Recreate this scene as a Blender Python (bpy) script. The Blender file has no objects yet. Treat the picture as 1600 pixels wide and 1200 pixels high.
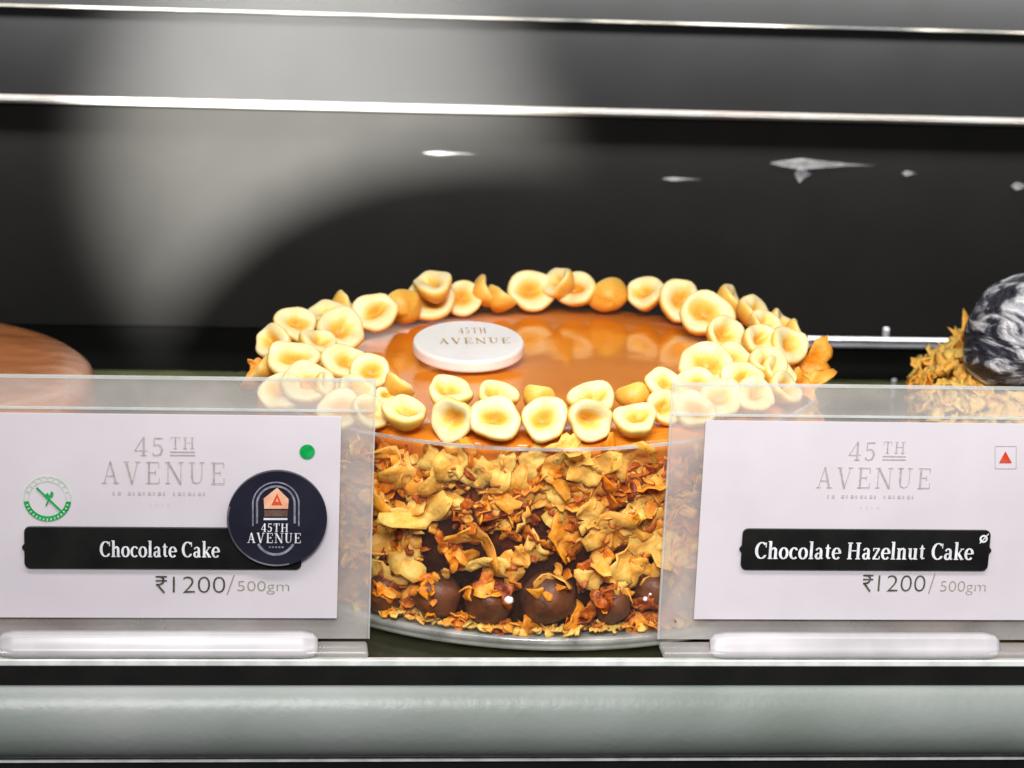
import bpy, bmesh, math, random
from mathutils import Vector, Matrix, Quaternion
random.seed(7)
S = bpy.context.scene
COL = S.collection
PI = math.pi
# ------------------------------------------------------------------ camera (units: decimetres, x along the shelf, y into the case, z up)
AX = Vector((38200, 468, 4000)).normalized()            # shelf direction seen by the camera (right, down, forward)
cp, sp = math.cos(math.radians(15)), math.sin(math.radians(15))
AU = Vector(((cp * AX.y + sp * AX.z) / AX.x, -cp, -sp)).normalized()
AY = AU.cross(AX)
RIGHT = Vector((AX.x, AY.x, AU.x)); DOWN = Vector((AX.y, AY.y, AU.y)); FWD = Vector((AX.z, AY.z, AU.z))
CAM = Vector((-1.03269, -8.64959, 3.00021))
cd = bpy.data.cameras.new('camera'); cam = bpy.data.objects.new('camera', cd); COL.objects.link(cam)
M = Matrix((RIGHT, -DOWN, -FWD)).transposed().to_4x4(); M.translation = CAM
cam.matrix_world = M
cd.sensor_width = 36; cd.lens = 90; cd.clip_start = .05; cd.clip_end = 200
cd.dof.use_dof = True; cd.dof.focus_distance = 8.2; cd.dof.aperture_fstop = 1.8
S.camera = cam

# ------------------------------------------------------------------ light
w = bpy.data.worlds.new('World'); S.world = w; w.use_nodes = True
w.node_tree.nodes['Background'].inputs[0].default_value = (.75, .8, .85, 1)
w.node_tree.nodes['Background'].inputs[1].default_value = .06

def area(name, loc, target, sx, sy, power, col=(1, 1, 1), spread=180):
    l = bpy.data.lights.new(name, 'AREA'); l.shape = 'RECTANGLE'; l.size = sx; l.size_y = sy
    l.energy = power; l.color = col; l.spread = math.radians(spread)
    o = bpy.data.objects.new(name, l); COL.objects.link(o); o.location = loc
    o.rotation_euler = (Vector(target) - Vector(loc)).to_track_quat('-Z', 'Y').to_euler()
    return o
area('display_lamp', (-.1, -2.5, 3.3), (0, -.7, .4), 6.0, .5, 50, (1, .965, .96), 110)
area('rear_wash_fill', (.7, 2.2, 2.3), (.7, 2.5, 2.1), 7.0, .15, 1000, (.99, .985, .97), 134)  # added wash that grades the back panel, brighter towards its top
area('front_fill', (-2, -13, 8.8), (0, -1, .3), 5, 3, 800, (1, .97, .97), 120)  # added fill from the front for the cards and cake side
sl = bpy.data.lights.new('added_spot', 'SPOT'); sl.energy = 245000; sl.color = (1, .985, .93)  # unseen spot added for the glow on the back panel
sl.spot_size = math.radians(10.4); sl.spot_blend = 1; sl.shadow_soft_size = .075
SPOT = Vector((-3.2, -9.5, 6.2)); SPOT_AIM = Vector((-.70, 2.5, .98))
so = bpy.data.objects.new('added_spot', sl); COL.objects.link(so); so.location = SPOT
so.rotation_euler = (SPOT_AIM - SPOT).to_track_quat('-Z', 'Y').to_euler()

vs = S.view_settings
vs.view_transform = 'Standard'; vs.look = 'None'; vs.exposure = .25; vs.gamma = 1; vs.use_curve_mapping = False
S.render.film_transparent = False
S.cycles.max_bounces = 10; S.cycles.transparent_max_bounces = 16
S.cycles.use_denoising = True
S.cycles.sample_clamp_indirect = 6
S.cycles.caustics_reflective = False; S.cycles.caustics_refractive = False

# ------------------------------------------------------------------ helpers
def hit(px, py, plane):
    """point where the line of sight of a photograph pixel meets a plane ('y', v) or ('z', v)"""
    d = RIGHT * ((px - 800) / 4000) + DOWN * ((py - 600) / 4000) + FWD
    ax = 'xyz'.index(plane[0]); t = (plane[1] - CAM[ax]) / d[ax]
    return CAM + d * t
def pxscale(p):
    return 4000 / ((p - CAM).dot(FWD))

class MB:
    def __init__(s): s.v = []; s.f = []; s.m = []
    def add(s, vs, fs, mi=0):
        b = len(s.v); s.v += [tuple(v) for v in vs]; s.f += [tuple(i + b for i in f) for f in fs]; s.m += [mi] * len(fs)
    def box(s, lo, hi, mi=0):
        x0, y0, z0 = lo; x1, y1, z1 = hi
        s.add([(x0,y0,z0),(x1,y0,z0),(x1,y1,z0),(x0,y1,z0),(x0,y0,z1),(x1,y0,z1),(x1,y1,z1),(x0,y1,z1)],
              [(0,3,2,1),(4,5,6,7),(0,1,5,4),(1,2,6,5),(2,3,7,6),(3,0,4,7)], mi)
    def lathe(s, prof, n=64, c=(0,0,0), cap=True, mi=0):
        vs = []; fs = []
        for r, z in prof:
            for k in range(n):
                a = 2*PI*k/n; vs.append((c[0]+r*math.cos(a), c[1]+r*math.sin(a), c[2]+z))
        for i in range(len(prof)-1):
            for k in range(n):
                a, b = i*n+k, i*n+(k+1) % n; fs.append((a, b, b+n, a+n))
        if cap:
            fs.append(tuple(range(n))[::-1]); fs.append(tuple((len(prof)-1)*n+k for k in range(n)))
        s.add(vs, fs, mi)
    def prism_y(s, pts, y0, y1, mi=0):
        """outline in x,z (counter-clockwise from the front) from depth y0 (front) to y1"""
        n = len(pts)
        s.add([(x, y0, z) for x, z in pts] + [(x, y1, z) for x, z in pts],
              [tuple(range(n)), tuple(range(2*n-1, n-1, -1))] + [(i, i+n, (i+1) % n+n, (i+1) % n) for i in range(n)], mi)
    def build(s, name, mats, parent=None, loc=None, smooth=False, bevel=0):
        me = bpy.data.meshes.new(name)
        off = Vector(loc) if loc is not None else (Vector(parent['origin']) if parent is not None else Vector((0,0,0)))
        me.from_pydata([tuple(Vector(v) - off) for v in s.v], [], s.f)
        if not isinstance(mats, (list, tuple)): mats = [mats]
        for m in mats: me.materials.append(m)
        for p, mi in zip(me.polygons, s.m): p.material_index = mi; p.use_smooth = smooth
        o = bpy.data.objects.new(name, me); COL.objects.link(o)
        if parent is not None: o.parent = parent
        else: o.location = off
        o['origin'] = tuple(off)
        bm = bmesh.new(); bm.from_mesh(me); bmesh.ops.recalc_face_normals(bm, faces=bm.faces[:]); bm.to_mesh(me); bm.free()
        if bevel:
            md = o.modifiers.new('bevel', 'BEVEL'); md.width = bevel; md.segments = 3; md.limit_method = 'ANGLE'
        return o
def tag(o, label, cat, group=None):
    o['label'] = label; o['category'] = cat
    if group: o['group'] = group
    return o
def thing(name, loc, label, cat, group=None):
    o = bpy.data.objects.new(name, None); COL.objects.link(o); o.location = loc; o['origin'] = tuple(loc)
    o.empty_display_size = .1
    return tag(o, label, cat, group)
def kind(o, k): o['kind'] = k; return o

# ------------------------------------------------------------------ materials
def new(name):
    m = bpy.data.materials.new(name); m.use_nodes = True
    nt = m.node_tree; return m, nt, nt.nodes['Principled BSDF']
def ramp(nt, stops, fac):
    r = nt.nodes.new('ShaderNodeValToRGB'); el = r.color_ramp.elements
    while len(el) < len(stops): el.new(.5)
    for e, (p, c) in zip(el, stops): e.position = p; e.color = (*c, 1)
    nt.links.new(fac, r.inputs[0]); return r
def noise(nt, scale, detail=4, dist=0, coord='Object', vec=None, rough=.5):
    n = nt.nodes.new('ShaderNodeTexNoise'); n.inputs['Scale'].default_value = scale; n.inputs['Detail'].default_value = detail
    n.inputs['Distortion'].default_value = dist; n.inputs['Roughness'].default_value = rough
    if vec is None:
        t = nt.nodes.new('ShaderNodeTexCoord'); vec = t.outputs[coord]
    nt.links.new(vec, n.inputs['Vector']); return n
def bump(nt, bs, h, strength, dist=.02):
    b = nt.nodes.new('ShaderNodeBump'); b.inputs['Strength'].default_value = strength; b.inputs['Distance'].default_value = dist
    nt.links.new(h, b.inputs['Height']); nt.links.new(b.outputs[0], bs.inputs['Normal']); return b
def mat(name, stops, rough=.5, scale=6, detail=4, bmp=0, bdist=.02, metal=0, spec=.5, coat=0, sss=0, bscale=None, dist=0):
    m, nt, b = new(name)
    b.inputs['Roughness'].default_value = rough; b.inputs['Metallic'].default_value = metal
    b.inputs['Specular IOR Level'].default_value = spec; b.inputs['Coat Weight'].default_value = coat; b.inputs['Coat Roughness'].default_value = .05
    n = noise(nt, scale, detail, dist)
    if len(stops) == 1: b.inputs['Base Color'].default_value = (*stops[0][1], 1)
    else: nt.links.new(ramp(nt, stops, n.outputs[0]).outputs[0], b.inputs['Base Color'])
    if sss:
        b.inputs['Subsurface Weight'].default_value = sss; b.inputs['Subsurface Radius'].default_value = (1, .5, .2); b.inputs['Subsurface Scale'].default_value = .04
    if bmp:
        n2 = noise(nt, bscale or scale, detail); bump(nt, b, n2.outputs[0], bmp, bdist)
    return m
def clear(name, col=(.9, .9, .9), haze=.3, gloss=.08, rough=.08, tint=(1, 1, 1), scale=3, var=.15):
    """transparent plastic that scatters a share of the light and mirrors a little"""
    m, nt, b = new(name); nt.nodes.remove(b); out = nt.nodes['Material Output']
    t = nt.nodes.new('ShaderNodeBsdfTransparent'); t.inputs[0].default_value = (*tint, 1)
    d = nt.nodes.new('ShaderNodeBsdfDiffuse'); d.inputs[0].default_value = (*col, 1)
    tr = nt.nodes.new('ShaderNodeBsdfTranslucent'); tr.inputs[0].default_value = (*col, 1)
    ad = nt.nodes.new('ShaderNodeMixShader'); ad.inputs[0].default_value = .35
    nt.links.new(d.outputs[0], ad.inputs[1]); nt.links.new(tr.outputs[0], ad.inputs[2])
    mx = nt.nodes.new('ShaderNodeMixShader')
    n = noise(nt, scale, 7, .4)
    mr = nt.nodes.new('ShaderNodeMapRange'); mr.inputs['From Min'].default_value = .3; mr.inputs['From Max'].default_value = .7
    mr.inputs['To Min'].default_value = haze*(1-var); mr.inputs['To Max'].default_value = haze*(1+var)
    nt.links.new(n.outputs[0], mr.inputs[0]); nt.links.new(mr.outputs[0], mx.inputs[0])
    nt.links.new(t.outputs[0], mx.inputs[1]); nt.links.new(ad.outputs[0], mx.inputs[2])
    g = nt.nodes.new('ShaderNodeBsdfGlossy'); g.inputs['Roughness'].default_value = rough
    m2 = nt.nodes.new('ShaderNodeMixShader'); m2.inputs[0].default_value = gloss
    nt.links.new(mx.outputs[0], m2.inputs[1]); nt.links.new(g.outputs[0], m2.inputs[2]); nt.links.new(m2.outputs[0], out.inputs[0])
    return m

m_panel = mat('dark_panel', [(.3, (.0054, .0053, .0050)), (.7, (.0072, .0069, .0063))], .6, 2.5, 6, .05, .02, spec=.05)
m_panel_hi = mat('grey_panel', [(.3, (.0050, .0050, .0050)), (.7, (.0064, .0064, .0065))], .55, 2, 6, .05, .02, spec=.08)
m_black = mat('black_laminate', [(.3, (.006, .006, .006)), (.7, (.012, .012, .011))], .5, 5, spec=.2)
m_shelf = mat('dark_shelf', [(.3, (.016, .017, .008)), (.7, (.035, .036, .016))], .18, 4, spec=.4)
m_glint = mat('satin_glint', [(.35, (.10, .10, .105)), (.65, (.2, .2, .2))], .4, 9, metal=.2)
m_lip = mat('pale_edge', [(.35, (.62, .66, .62)), (.65, (.85, .87, .85))], .25, 14, 3)
m_chrome = mat('chrome', [(.3, (.38, .38, .40)), (.7, (.5, .5, .52))], .3, 6, metal=.4)
m_white = mat('white_plastic', [(.35, (.44, .43, .44)), (.65, (.56, .54, .56))], .3, 5)
m_card = mat('white_card', [(.35, (.63, .59, .63)), (.65, (.67, .63, .665))], .6, 4, spec=.2)
m_ink_grey = mat('grey_brown_print', [(.4, (.38, .33, .30)), (.6, (.48, .43, .41))], .7, 60, spec=.1)
m_ink_faint = mat('faint_grey_print', [(.4, (.46, .42, .41)), (.6, (.52, .48, .48))], .7, 60, spec=.1)
m_ink_dark = mat('dark_olive_print', [(.4, (.05, .045, .03)), (.6, (.11, .10, .07))], .7, 60, spec=.1)
m_ink_mid = mat('olive_grey_print', [(.4, (.24, .22, .15)), (.6, (.36, .33, .25))], .7, 60, spec=.1)
m_ink_white = mat('white_print', [(.4, (.66, .67, .70)), (.6, (.85, .85, .88))], .6, 40, spec=.2)
m_ink_bluegrey = mat('blue_grey_print', [(.4, (.16, .16, .21)), (.6, (.28, .28, .35))], .6, 40, spec=.2)
m_green = mat('green_print', [(.4, (.0, .30, .055)), (.6, (.01, .38, .09))], .6, 30, spec=.2)
m_green_pale = mat('pale_green_print', [(.4, (.45, .62, .42)), (.6, (.58, .70, .55))], .7, 40, spec=.1)
m_red = mat('red_print', [(.4, (.62, .05, .02)), (.6, (.70, .08, .03))], .6, 30, spec=.2)
m_peach = mat('peach_print', [(.4, (.75, .36, .22)), (.6, (.85, .50, .32))], .6, 30, spec=.2)
m_brown = mat('brown_print', [(.4, (.10, .06, .05)), (.6, (.16, .09, .07))], .6, 30, spec=.2)
m_plate = mat('black_name_plate', [(.3, (.006, .006, .006)), (.75, (.016, .016, .015))], .3, 7, spec=.35)
m_badge = mat('navy_black_badge', [(.3, (.010, .010, .020)), (.75, (.022, .022, .036))], .35, 6, spec=.35)
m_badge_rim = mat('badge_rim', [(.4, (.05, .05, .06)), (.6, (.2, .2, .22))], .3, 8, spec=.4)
m_acrylic = clear('hazy_acrylic', (.97, .92, .90), .29, .03, .12, (.97, 1, .985), 3.5, .32)
m_acrylic_edge = clear('acrylic_edge', (.92, .94, .93), .5, .06, .2, (.95, 1, .98), 8, .3)
m_collar = clear('clear_collar', (.9, .9, .9), .008, .02, .06, (1, 1, 1), 5, .5)
m_collar_rim = clear('collar_rim', (1, 1, 1), .6, .3, .12, (1, 1, 1), 9, .9)
m_board = clear('clear_plate', (.85, .86, .80), .5, .10, .12, (.96, 1, .95), 7, .5)
m_glaze = mat('caramel_glaze', [(.3, (.76, .21, .012)), (.7, (.88, .30, .024))], .12, 3, 4, .10, .05, coat=.2, spec=.45, bscale=4.0)
m_plaque = mat('white_chocolate', [(.35, (.80, .77, .72)), (.65, (.86, .83, .79))], .35, 8, sss=.2)
m_goldtext = mat('gold_print', [(.4, (.42, .24, .05)), (.6, (.55, .34, .10))], .5, 40)
m_choc = mat('chocolate', [(.35, (.050, .013, .004)), (.65, (.17, .052, .016))], .5, 9, 5, .5, .02, sss=0, bscale=18)
m_bigbrown = mat('brown_glaze', [(.3, (.56, .18, .045)), (.7, (.66, .24, .07))], .2, 1.6, 2, .35, .08, coat=.3, spec=.5, bscale=3)
m_cream = mat('cream', [(.4, (.82, .78, .70)), (.6, (.88, .85, .80))], .5, 8, 4, .3, .02, sss=.2)
m_pearl = mat('sugar_pearl', [(.4, (.85, .82, .76)), (.6, (.9, .88, .85))], .3, 20)

def side_material():
    m, nt, b = new('cake_side')
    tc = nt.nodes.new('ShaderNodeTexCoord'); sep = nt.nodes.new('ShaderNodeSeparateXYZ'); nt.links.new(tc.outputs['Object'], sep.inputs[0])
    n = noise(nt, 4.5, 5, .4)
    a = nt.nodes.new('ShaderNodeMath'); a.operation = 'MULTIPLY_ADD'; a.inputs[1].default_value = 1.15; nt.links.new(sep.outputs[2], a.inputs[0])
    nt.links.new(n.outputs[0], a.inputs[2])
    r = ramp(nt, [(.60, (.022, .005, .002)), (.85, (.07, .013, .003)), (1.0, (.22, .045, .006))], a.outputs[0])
    nt.links.new(r.outputs[0], b.inputs['Base Color']); b.inputs['Roughness'].default_value = .35
    n2 = noise(nt, 14, 4); bump(nt, b, n2.outputs[0], .7, .03)
    return m
m_side = side_material()
def flake_material(name, stops):
    m, nt, b = new(name)
    at = nt.nodes.new('ShaderNodeAttribute'); at.attribute_name = 'shade'
    n = noise(nt, 20, 6, .8, rough=.65); mx = nt.nodes.new('ShaderNodeMath'); mx.operation = 'MULTIPLY_ADD'; mx.inputs[1].default_value = 1.0
    nt.links.new(n.outputs[0], mx.inputs[0]); sub = nt.nodes.new('ShaderNodeMath'); sub.operation = 'SUBTRACT'; sub.inputs[1].default_value = .42
    nt.links.new(at.outputs['Fac'], mx.inputs[2]); nt.links.new(mx.outputs[0], sub.inputs[0])
    r = ramp(nt, stops, sub.outputs[0]); nt.links.new(r.outputs[0], b.inputs['Base Color'])
    b.inputs['Roughness'].default_value = .38; b.inputs['Specular IOR Level'].default_value = .45
    n2 = noise(nt, 34, 5, rough=.6); bp = bump(nt, b, n2.outputs[0], .6, .012)
    tr = nt.nodes.new('ShaderNodeBsdfTranslucent'); nt.links.new(r.outputs[0], tr.inputs[0]); nt.links.new(bp.outputs[0], tr.inputs['Normal'])
    ms = nt.nodes.new('ShaderNodeMixShader'); ms.inputs[0].default_value = .22; out = nt.nodes['Material Output']
    nt.links.new(b.outputs[0], ms.inputs[1]); nt.links.new(tr.outputs[0], ms.inputs[2]); nt.links.new(ms.outputs[0], out.inputs[0])
    return m
m_flake = flake_material('crisp_flake', [(0, (.22, .026, .002)), (.24, (.68, .150, .004)), (.56, (1.0, .37, .012)), (1, (1.0, .68, .15))])
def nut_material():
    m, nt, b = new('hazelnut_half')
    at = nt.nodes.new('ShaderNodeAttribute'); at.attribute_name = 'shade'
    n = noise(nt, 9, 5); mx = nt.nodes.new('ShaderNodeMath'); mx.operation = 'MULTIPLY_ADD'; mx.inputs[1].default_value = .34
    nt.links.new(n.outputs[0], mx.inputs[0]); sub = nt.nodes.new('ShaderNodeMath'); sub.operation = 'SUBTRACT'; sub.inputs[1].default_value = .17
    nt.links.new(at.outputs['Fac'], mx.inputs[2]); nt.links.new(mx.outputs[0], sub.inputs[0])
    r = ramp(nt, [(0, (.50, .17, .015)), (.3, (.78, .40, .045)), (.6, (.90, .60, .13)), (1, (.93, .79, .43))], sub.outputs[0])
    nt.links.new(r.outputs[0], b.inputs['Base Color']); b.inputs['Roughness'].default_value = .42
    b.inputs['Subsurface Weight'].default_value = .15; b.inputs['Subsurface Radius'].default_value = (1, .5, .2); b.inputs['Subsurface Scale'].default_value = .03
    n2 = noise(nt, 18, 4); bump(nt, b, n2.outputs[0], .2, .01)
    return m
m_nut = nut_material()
def streak_material(name, stops, sx, sc=1.0, rough=.3, metal=0):
    m, nt, b = new(name); tc = nt.nodes.new('ShaderNodeTexCoord'); mp = nt.nodes.new('ShaderNodeMapping'); mp.inputs['Scale'].default_value = sx
    nt.links.new(tc.outputs['Object'], mp.inputs[0]); n = noise(nt, sc, 3, 0, vec=mp.outputs[0])
    nt.links.new(ramp(nt, stops, n.outputs[0]).outputs[0], b.inputs['Base Color']); b.inputs['Roughness'].default_value = rough; b.inputs['Metallic'].default_value = metal
    return m
m_trim = streak_material('pale_trim', [(.3, (.05, .040, .034)), (.45, (.075, .067, .054)), (.55, (.085, .08, .072)), (.7, (.07, .052, .042))], (1.1, 1, 6), 1.2)
m_thin = streak_material('patchy_thin_trim', [(.44, (.015, .015, .015)), (.52, (.06, .055, .045)), (.6, (.14, .135, .12))], (1.1, 1, 1), 1.3)  # tone varies at random along the strip
def marble_material():
    m, nt, b = new('streaked_chocolate'); tc = nt.nodes.new('ShaderNodeTexCoord')
    mp = nt.nodes.new('ShaderNodeMapping'); mp.inputs['Rotation'].default_value = (.5, .7, .3); mp.inputs['Scale'].default_value = (4.5, 4.5, 13)
    nt.links.new(tc.outputs['Object'], mp.inputs[0])
    wv = noise(nt, 1.0, 6, 1.6, vec=mp.outputs[0], rough=.6)
    r = ramp(nt, [(.40, (.008, .008, .014)), (.48, (.04, .04, .06)), (.53, (.30, .31, .34)), (.62, (.80, .80, .80))], wv.outputs[0])
    nt.links.new(r.outputs[0], b.inputs['Base Color']); b.inputs['Roughness'].default_value = .4
    bump(nt, b, wv.outputs[0], .8, .08); return m
m_marble = marble_material()
def fascia_material():
    m, nt, b = new('green_white_fascia')
    n = noise(nt, .8, 3, .2); r = ramp(nt, [(.30, (.13, .165, .14)), (.5, (.26, .29, .27)), (.70, (.36, .375, .365))], n.outputs[0])
    nt.links.new(r.outputs[0], b.inputs['Base Color']); b.inputs['Roughness'].default_value = .35; b.inputs['Specular IOR Level'].default_value = .4
    n2 = noise(nt, 30, 6); bump(nt, b, n2.outputs[0], .08, .02)
    return m
m_fascia = fascia_material()

# ------------------------------------------------------------------ the case
XL, XR = -5.5, 6.0
b = MB(); b.box((XL, 2.5, .245), (XR, 2.62, 1.245)); b.build('back_wall', m_panel, loc=(0, 2.5, 0))['kind'] = 'structure'
b = MB(); b.box((XL, 2.5, 1.247), (XR, 2.62, 3.6)); kind(b.build('upper_back_wall', m_panel_hi, loc=(0, 2.5, 1.25)), 'structure')
b = MB(); b.box((XL, 2.52, -.2), (XR, 2.62, .243)); kind(b.build('lower_back_wall', mat('dull_black', [(.3, (.0022, .0022, .0022)), (.7, (.0034, .0034, .0032))], .6, 5, spec=.05), loc=(0, 2.5, 0)), 'structure')
b = MB(); b.box((XL, -1.045, .0), (XR, 2.515, .034)); kind(b.build('shelf_floor', m_shelf, loc=(0, 0, 0)), 'structure')
b = MB(); b.box((XL, 2.466, 1.234), (XR, 2.498, 1.2435)); b.box((XL, 2.46, 1.245), (XR, 2.498, 1.254)); b.box((XL, 2.466, 1.2555), (XR, 2.498, 1.264))
tag(b.build('light_trim', m_trim, loc=(0, 2.5, 1.25), bevel=.003), 'wide pale horizontal trim strip running across the dark back panel', 'trim strip')
b = MB(); b.box((XL, 2.478, 1.645), (XR, 2.498, 1.653))
tag(b.build('thin_trim', m_thin, loc=(0, 2.5, 1.65), bevel=.002), 'hair-thin patchy bright line near the top of the back panel', 'trim strip')
r = thing('chrome_rail', (0, 2.44, .24), 'slim chrome rail along the foot of the back panel behind the cakes', 'rail')
b = MB(); b.box((-.2, 2.425, .236), (XR, 2.452, .252)); b.build('bar', m_chrome, r, bevel=.008)
b = MB(); b.box((-.2, 2.47, .200), (XR, 2.498, .208)); b.build('lower_lip', mat('dim_metal', [(.3, (.1, .1, .11)), (.7, (.16, .16, .17))], .4, 5, metal=.3), r)
p = hit(1385, 512, ('y', 2.44)); b = MB(); b.box((p.x-.012, 2.43, .2535), (p.x+.012, 2.45, .30)); b.build('bracket', m_chrome, r, bevel=.006)
p = hit(1398, 592, ('y', 2.2)); b = MB(); b.box((p.x-.008, 2.2, .035), (p.x+.008, 2.22, .12)); b.build('foot_post', m_chrome, r, bevel=.004)

# lamp reflections on the panel, added as small hazy shapes
m_glint = clear('glint_shape', (.95, .95, .95), .07, .01, .3, (1, 1, 1), 20, .5)
def glint(px, py, wd, ht, label, drop=0):
    """lamp glint modelled as a slim hazy teardrop, thick near its left end and thinning to the right"""
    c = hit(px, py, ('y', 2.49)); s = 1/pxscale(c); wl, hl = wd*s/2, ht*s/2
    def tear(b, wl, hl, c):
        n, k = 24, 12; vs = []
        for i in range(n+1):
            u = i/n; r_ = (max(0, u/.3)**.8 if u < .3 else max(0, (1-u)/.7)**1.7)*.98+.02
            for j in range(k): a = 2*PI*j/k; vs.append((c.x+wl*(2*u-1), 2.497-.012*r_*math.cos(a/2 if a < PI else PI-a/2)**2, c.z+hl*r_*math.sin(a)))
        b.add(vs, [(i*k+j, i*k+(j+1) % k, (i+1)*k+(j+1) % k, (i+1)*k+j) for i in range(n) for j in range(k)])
    b = MB(); tear(b, wl, hl, c); o = b.build('glint_shape', m_glint, loc=(c.x, 2.49, c.z), smooth=True)
    tag(o, label, 'glint', 'lamp glints modelled as shapes on the back panel')
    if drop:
        b = MB(); tear(b, wl*.16, drop*s, c + Vector((-wl*.35, 0, -hl-drop*s*.6))); b.build('glint_tail', m_glint_dim, o, smooth=True)
m_glint_dim = clear('dim_glint_shape', (.9, .9, 1), .06, .01, .3, (1, 1, 1), 20, .5)
glint(703, 240, 84, 7, 'narrow bright modelled glint at the left on the back panel above the white plaque')
glint(1285, 257, 165, 17, 'widest bright modelled glint with a short tail on the back panel', 13)
glint(1066, 280, 64, 5, 'dim thin modelled glint on the back panel left of the widest one')
glint(1422, 271, 24, 8, 'small short modelled glint on the back panel just right of the widest one', )
glint(1596, 291, 30, 12, 'short modelled glint on the back panel at the right edge of the photo')

# shelf front: pale lip, black band, pale fascia, thin white bead, dark plinth
b = MB(); b.box((XL, -1.075, .031), (XR, -1.047, .052)); tag(b.build('shelf_lip', m_lip, loc=(0, -1.06, .04), bevel=.004), 'bright pale edge strip along the front of the cake shelf', 'edge strip')
b = MB(); b.box((XL, -1.07, -.034), (XR, -1.04, .0295)); tag(b.build('black_band', m_black, loc=(0, -1.06, 0), bevel=.003), 'black band under the bright shelf edge', 'band')
b = MB(); pts = []
for k in range(25):
    f_ = math.radians(52-118*k/24); pts.append((-1.062-.154*(math.cos(f_)-math.cos(math.radians(52))), -.0355-.154*(math.sin(math.radians(52))-math.sin(f_))))
n = len(pts); vs_ = []
NX = 24
for i in range(NX+1):
    x = XL + (XR-XL)*i/NX
    vs_ += [(x, y, z) for y, z in pts] + [(x, -.90, pts[-1][1]), (x, -.90, -.0355)]
q = n+2
b.add(vs_, [(i*q+k, i*q+(k+1) % q, (i+1)*q+(k+1) % q, (i+1)*q+k) for i in range(NX) for k in range(q)] + [tuple(range(q))[::-1], tuple(NX*q+k for k in range(q))])
tag(b.build('lower_fascia', m_fascia, loc=(0, -1.1, -.17), smooth=True), 'pale green-white fascia panel below the black band', 'fascia panel')
b = MB(); zb = hit(800, 1186, ('y', -1.02)).z; b.box((XL, -1.02, zb-.009), (XR, -.95, zb+.002)); tag(b.build('white_bead', m_lip, loc=(0, -1.12, -.305), bevel=.003), 'thin white bead along the bottom of the fascia', 'edge strip')
b = MB(); b.box((XL, -1.005, -.85), (XR, -.88, zb-.011)); tag(b.build('dark_plinth', m_black, loc=(0, -1.1, -.7)), 'dark plinth board beneath the thin white bead', 'plinth')

# added unseen spot for the glow; its flap shapes the shadow on the panel
st = thing('added_spotlight', SPOT, 'added unseen black spot with a round flap that shapes the panel shadow', 'added_spotlight')
ax = (SPOT_AIM - SPOT).normalized()
def along(pt, d): return SPOT + (Vector(pt) - SPOT) * (d / (Vector(pt) - SPOT).length)
qz = ax.to_track_quat('Z', 'Y').to_matrix()
b = MB(); b.lathe([(.25, -.45), (.32, -.40), (.36, .25), (.33, .25), (.28, -.2)], 32, cap=True)
b.v = [tuple(SPOT + qz @ (Vector(v) + Vector((0, 0, -.1)))) for v in b.v]; b.build('housing', m_black, st, smooth=True)
flag_c = hit(835, 760, ('y', 2.5)); fd = 4.2; c = along(flag_c, fd)
rad = (hit(835, 285, ('y', 2.5)) - flag_c).length * fd / (flag_c - SPOT).length
b = MB(); b.lathe([(rad, -.01), (rad, .01)], 48); b.v = [tuple(c + qz @ Vector((v[0]*1.28, v[1], v[2]))) for v in b.v]
b.build('shadow_flap', m_black, st)
a1, a2 = SPOT - ax*.3, c
b = MB(); side = qz @ Vector((.02, 0, 0)); up = qz @ Vector((0, .02, 0)); hp = qz @ Vector((.36, -.36, 0))
b.add([a1+hp+side+up, a1+hp-side+up, a1+hp-side-up, a1+hp+side-up, a2+side+up, a2-side+up, a2-side-up, a2+side-up],
      [(0,1,2,3),(7,6,5,4),(0,4,5,1),(1,5,6,2),(2,6,7,3),(3,7,4,0)]); b.build('flap_arm', m_black, st)

# ------------------------------------------------------------------ the cake
R, Z0, Z1 = .93, .10, .735
TILT = .03                                  # the cake stands a little taller at its right side
def top(x): return Z1 + TILT * x
cake = thing('hazelnut_cake', (0, 0, Z0), 'round layer cake with caramel glazed top and golden flakes covering its sides', 'cake')
b = MB(); b.lathe([(R-.03, Z0), (R-.01, Z0+.02), (R-.01, Z1-.06), (R-.02, Z1-.03)], 96); b.build('sponge', m_side, cake, smooth=True)
b = MB(); vs_ = []; fs_ = []; prof = [(R-.005, -.075), (R+.008, -.045), (R+.004, -.012), (R-.03, .002), (.7, 0), (.45, -.002), (.2, 0), (.001, 0)]
nn = 96
for i, (rr, dz) in enumerate(prof):
    for k in range(nn):
        a = 2*PI*k/nn; drip = (.035*max(0, math.sin(a*9+1.2*math.sin(a*5)))+.012*math.sin(a*23)) if i == 0 else 0
        x, y = rr*math.cos(a), rr*math.sin(a); vs_.append((x, y, top(x)+dz-drip))
for i in range(len(prof)-1):
    for k in range(nn): fs_.append((i*nn+k, i*nn+(k+1) % nn, (i+1)*nn+(k+1) % nn, (i+1)*nn+k))
fs_.append(tuple((len(prof)-1)*nn+k for k in range(nn))); fs_.append(tuple(range(nn))[::-1])
b.add(vs_, fs_); b.build('glaze', m_glaze, cake, smooth=True)

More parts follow.
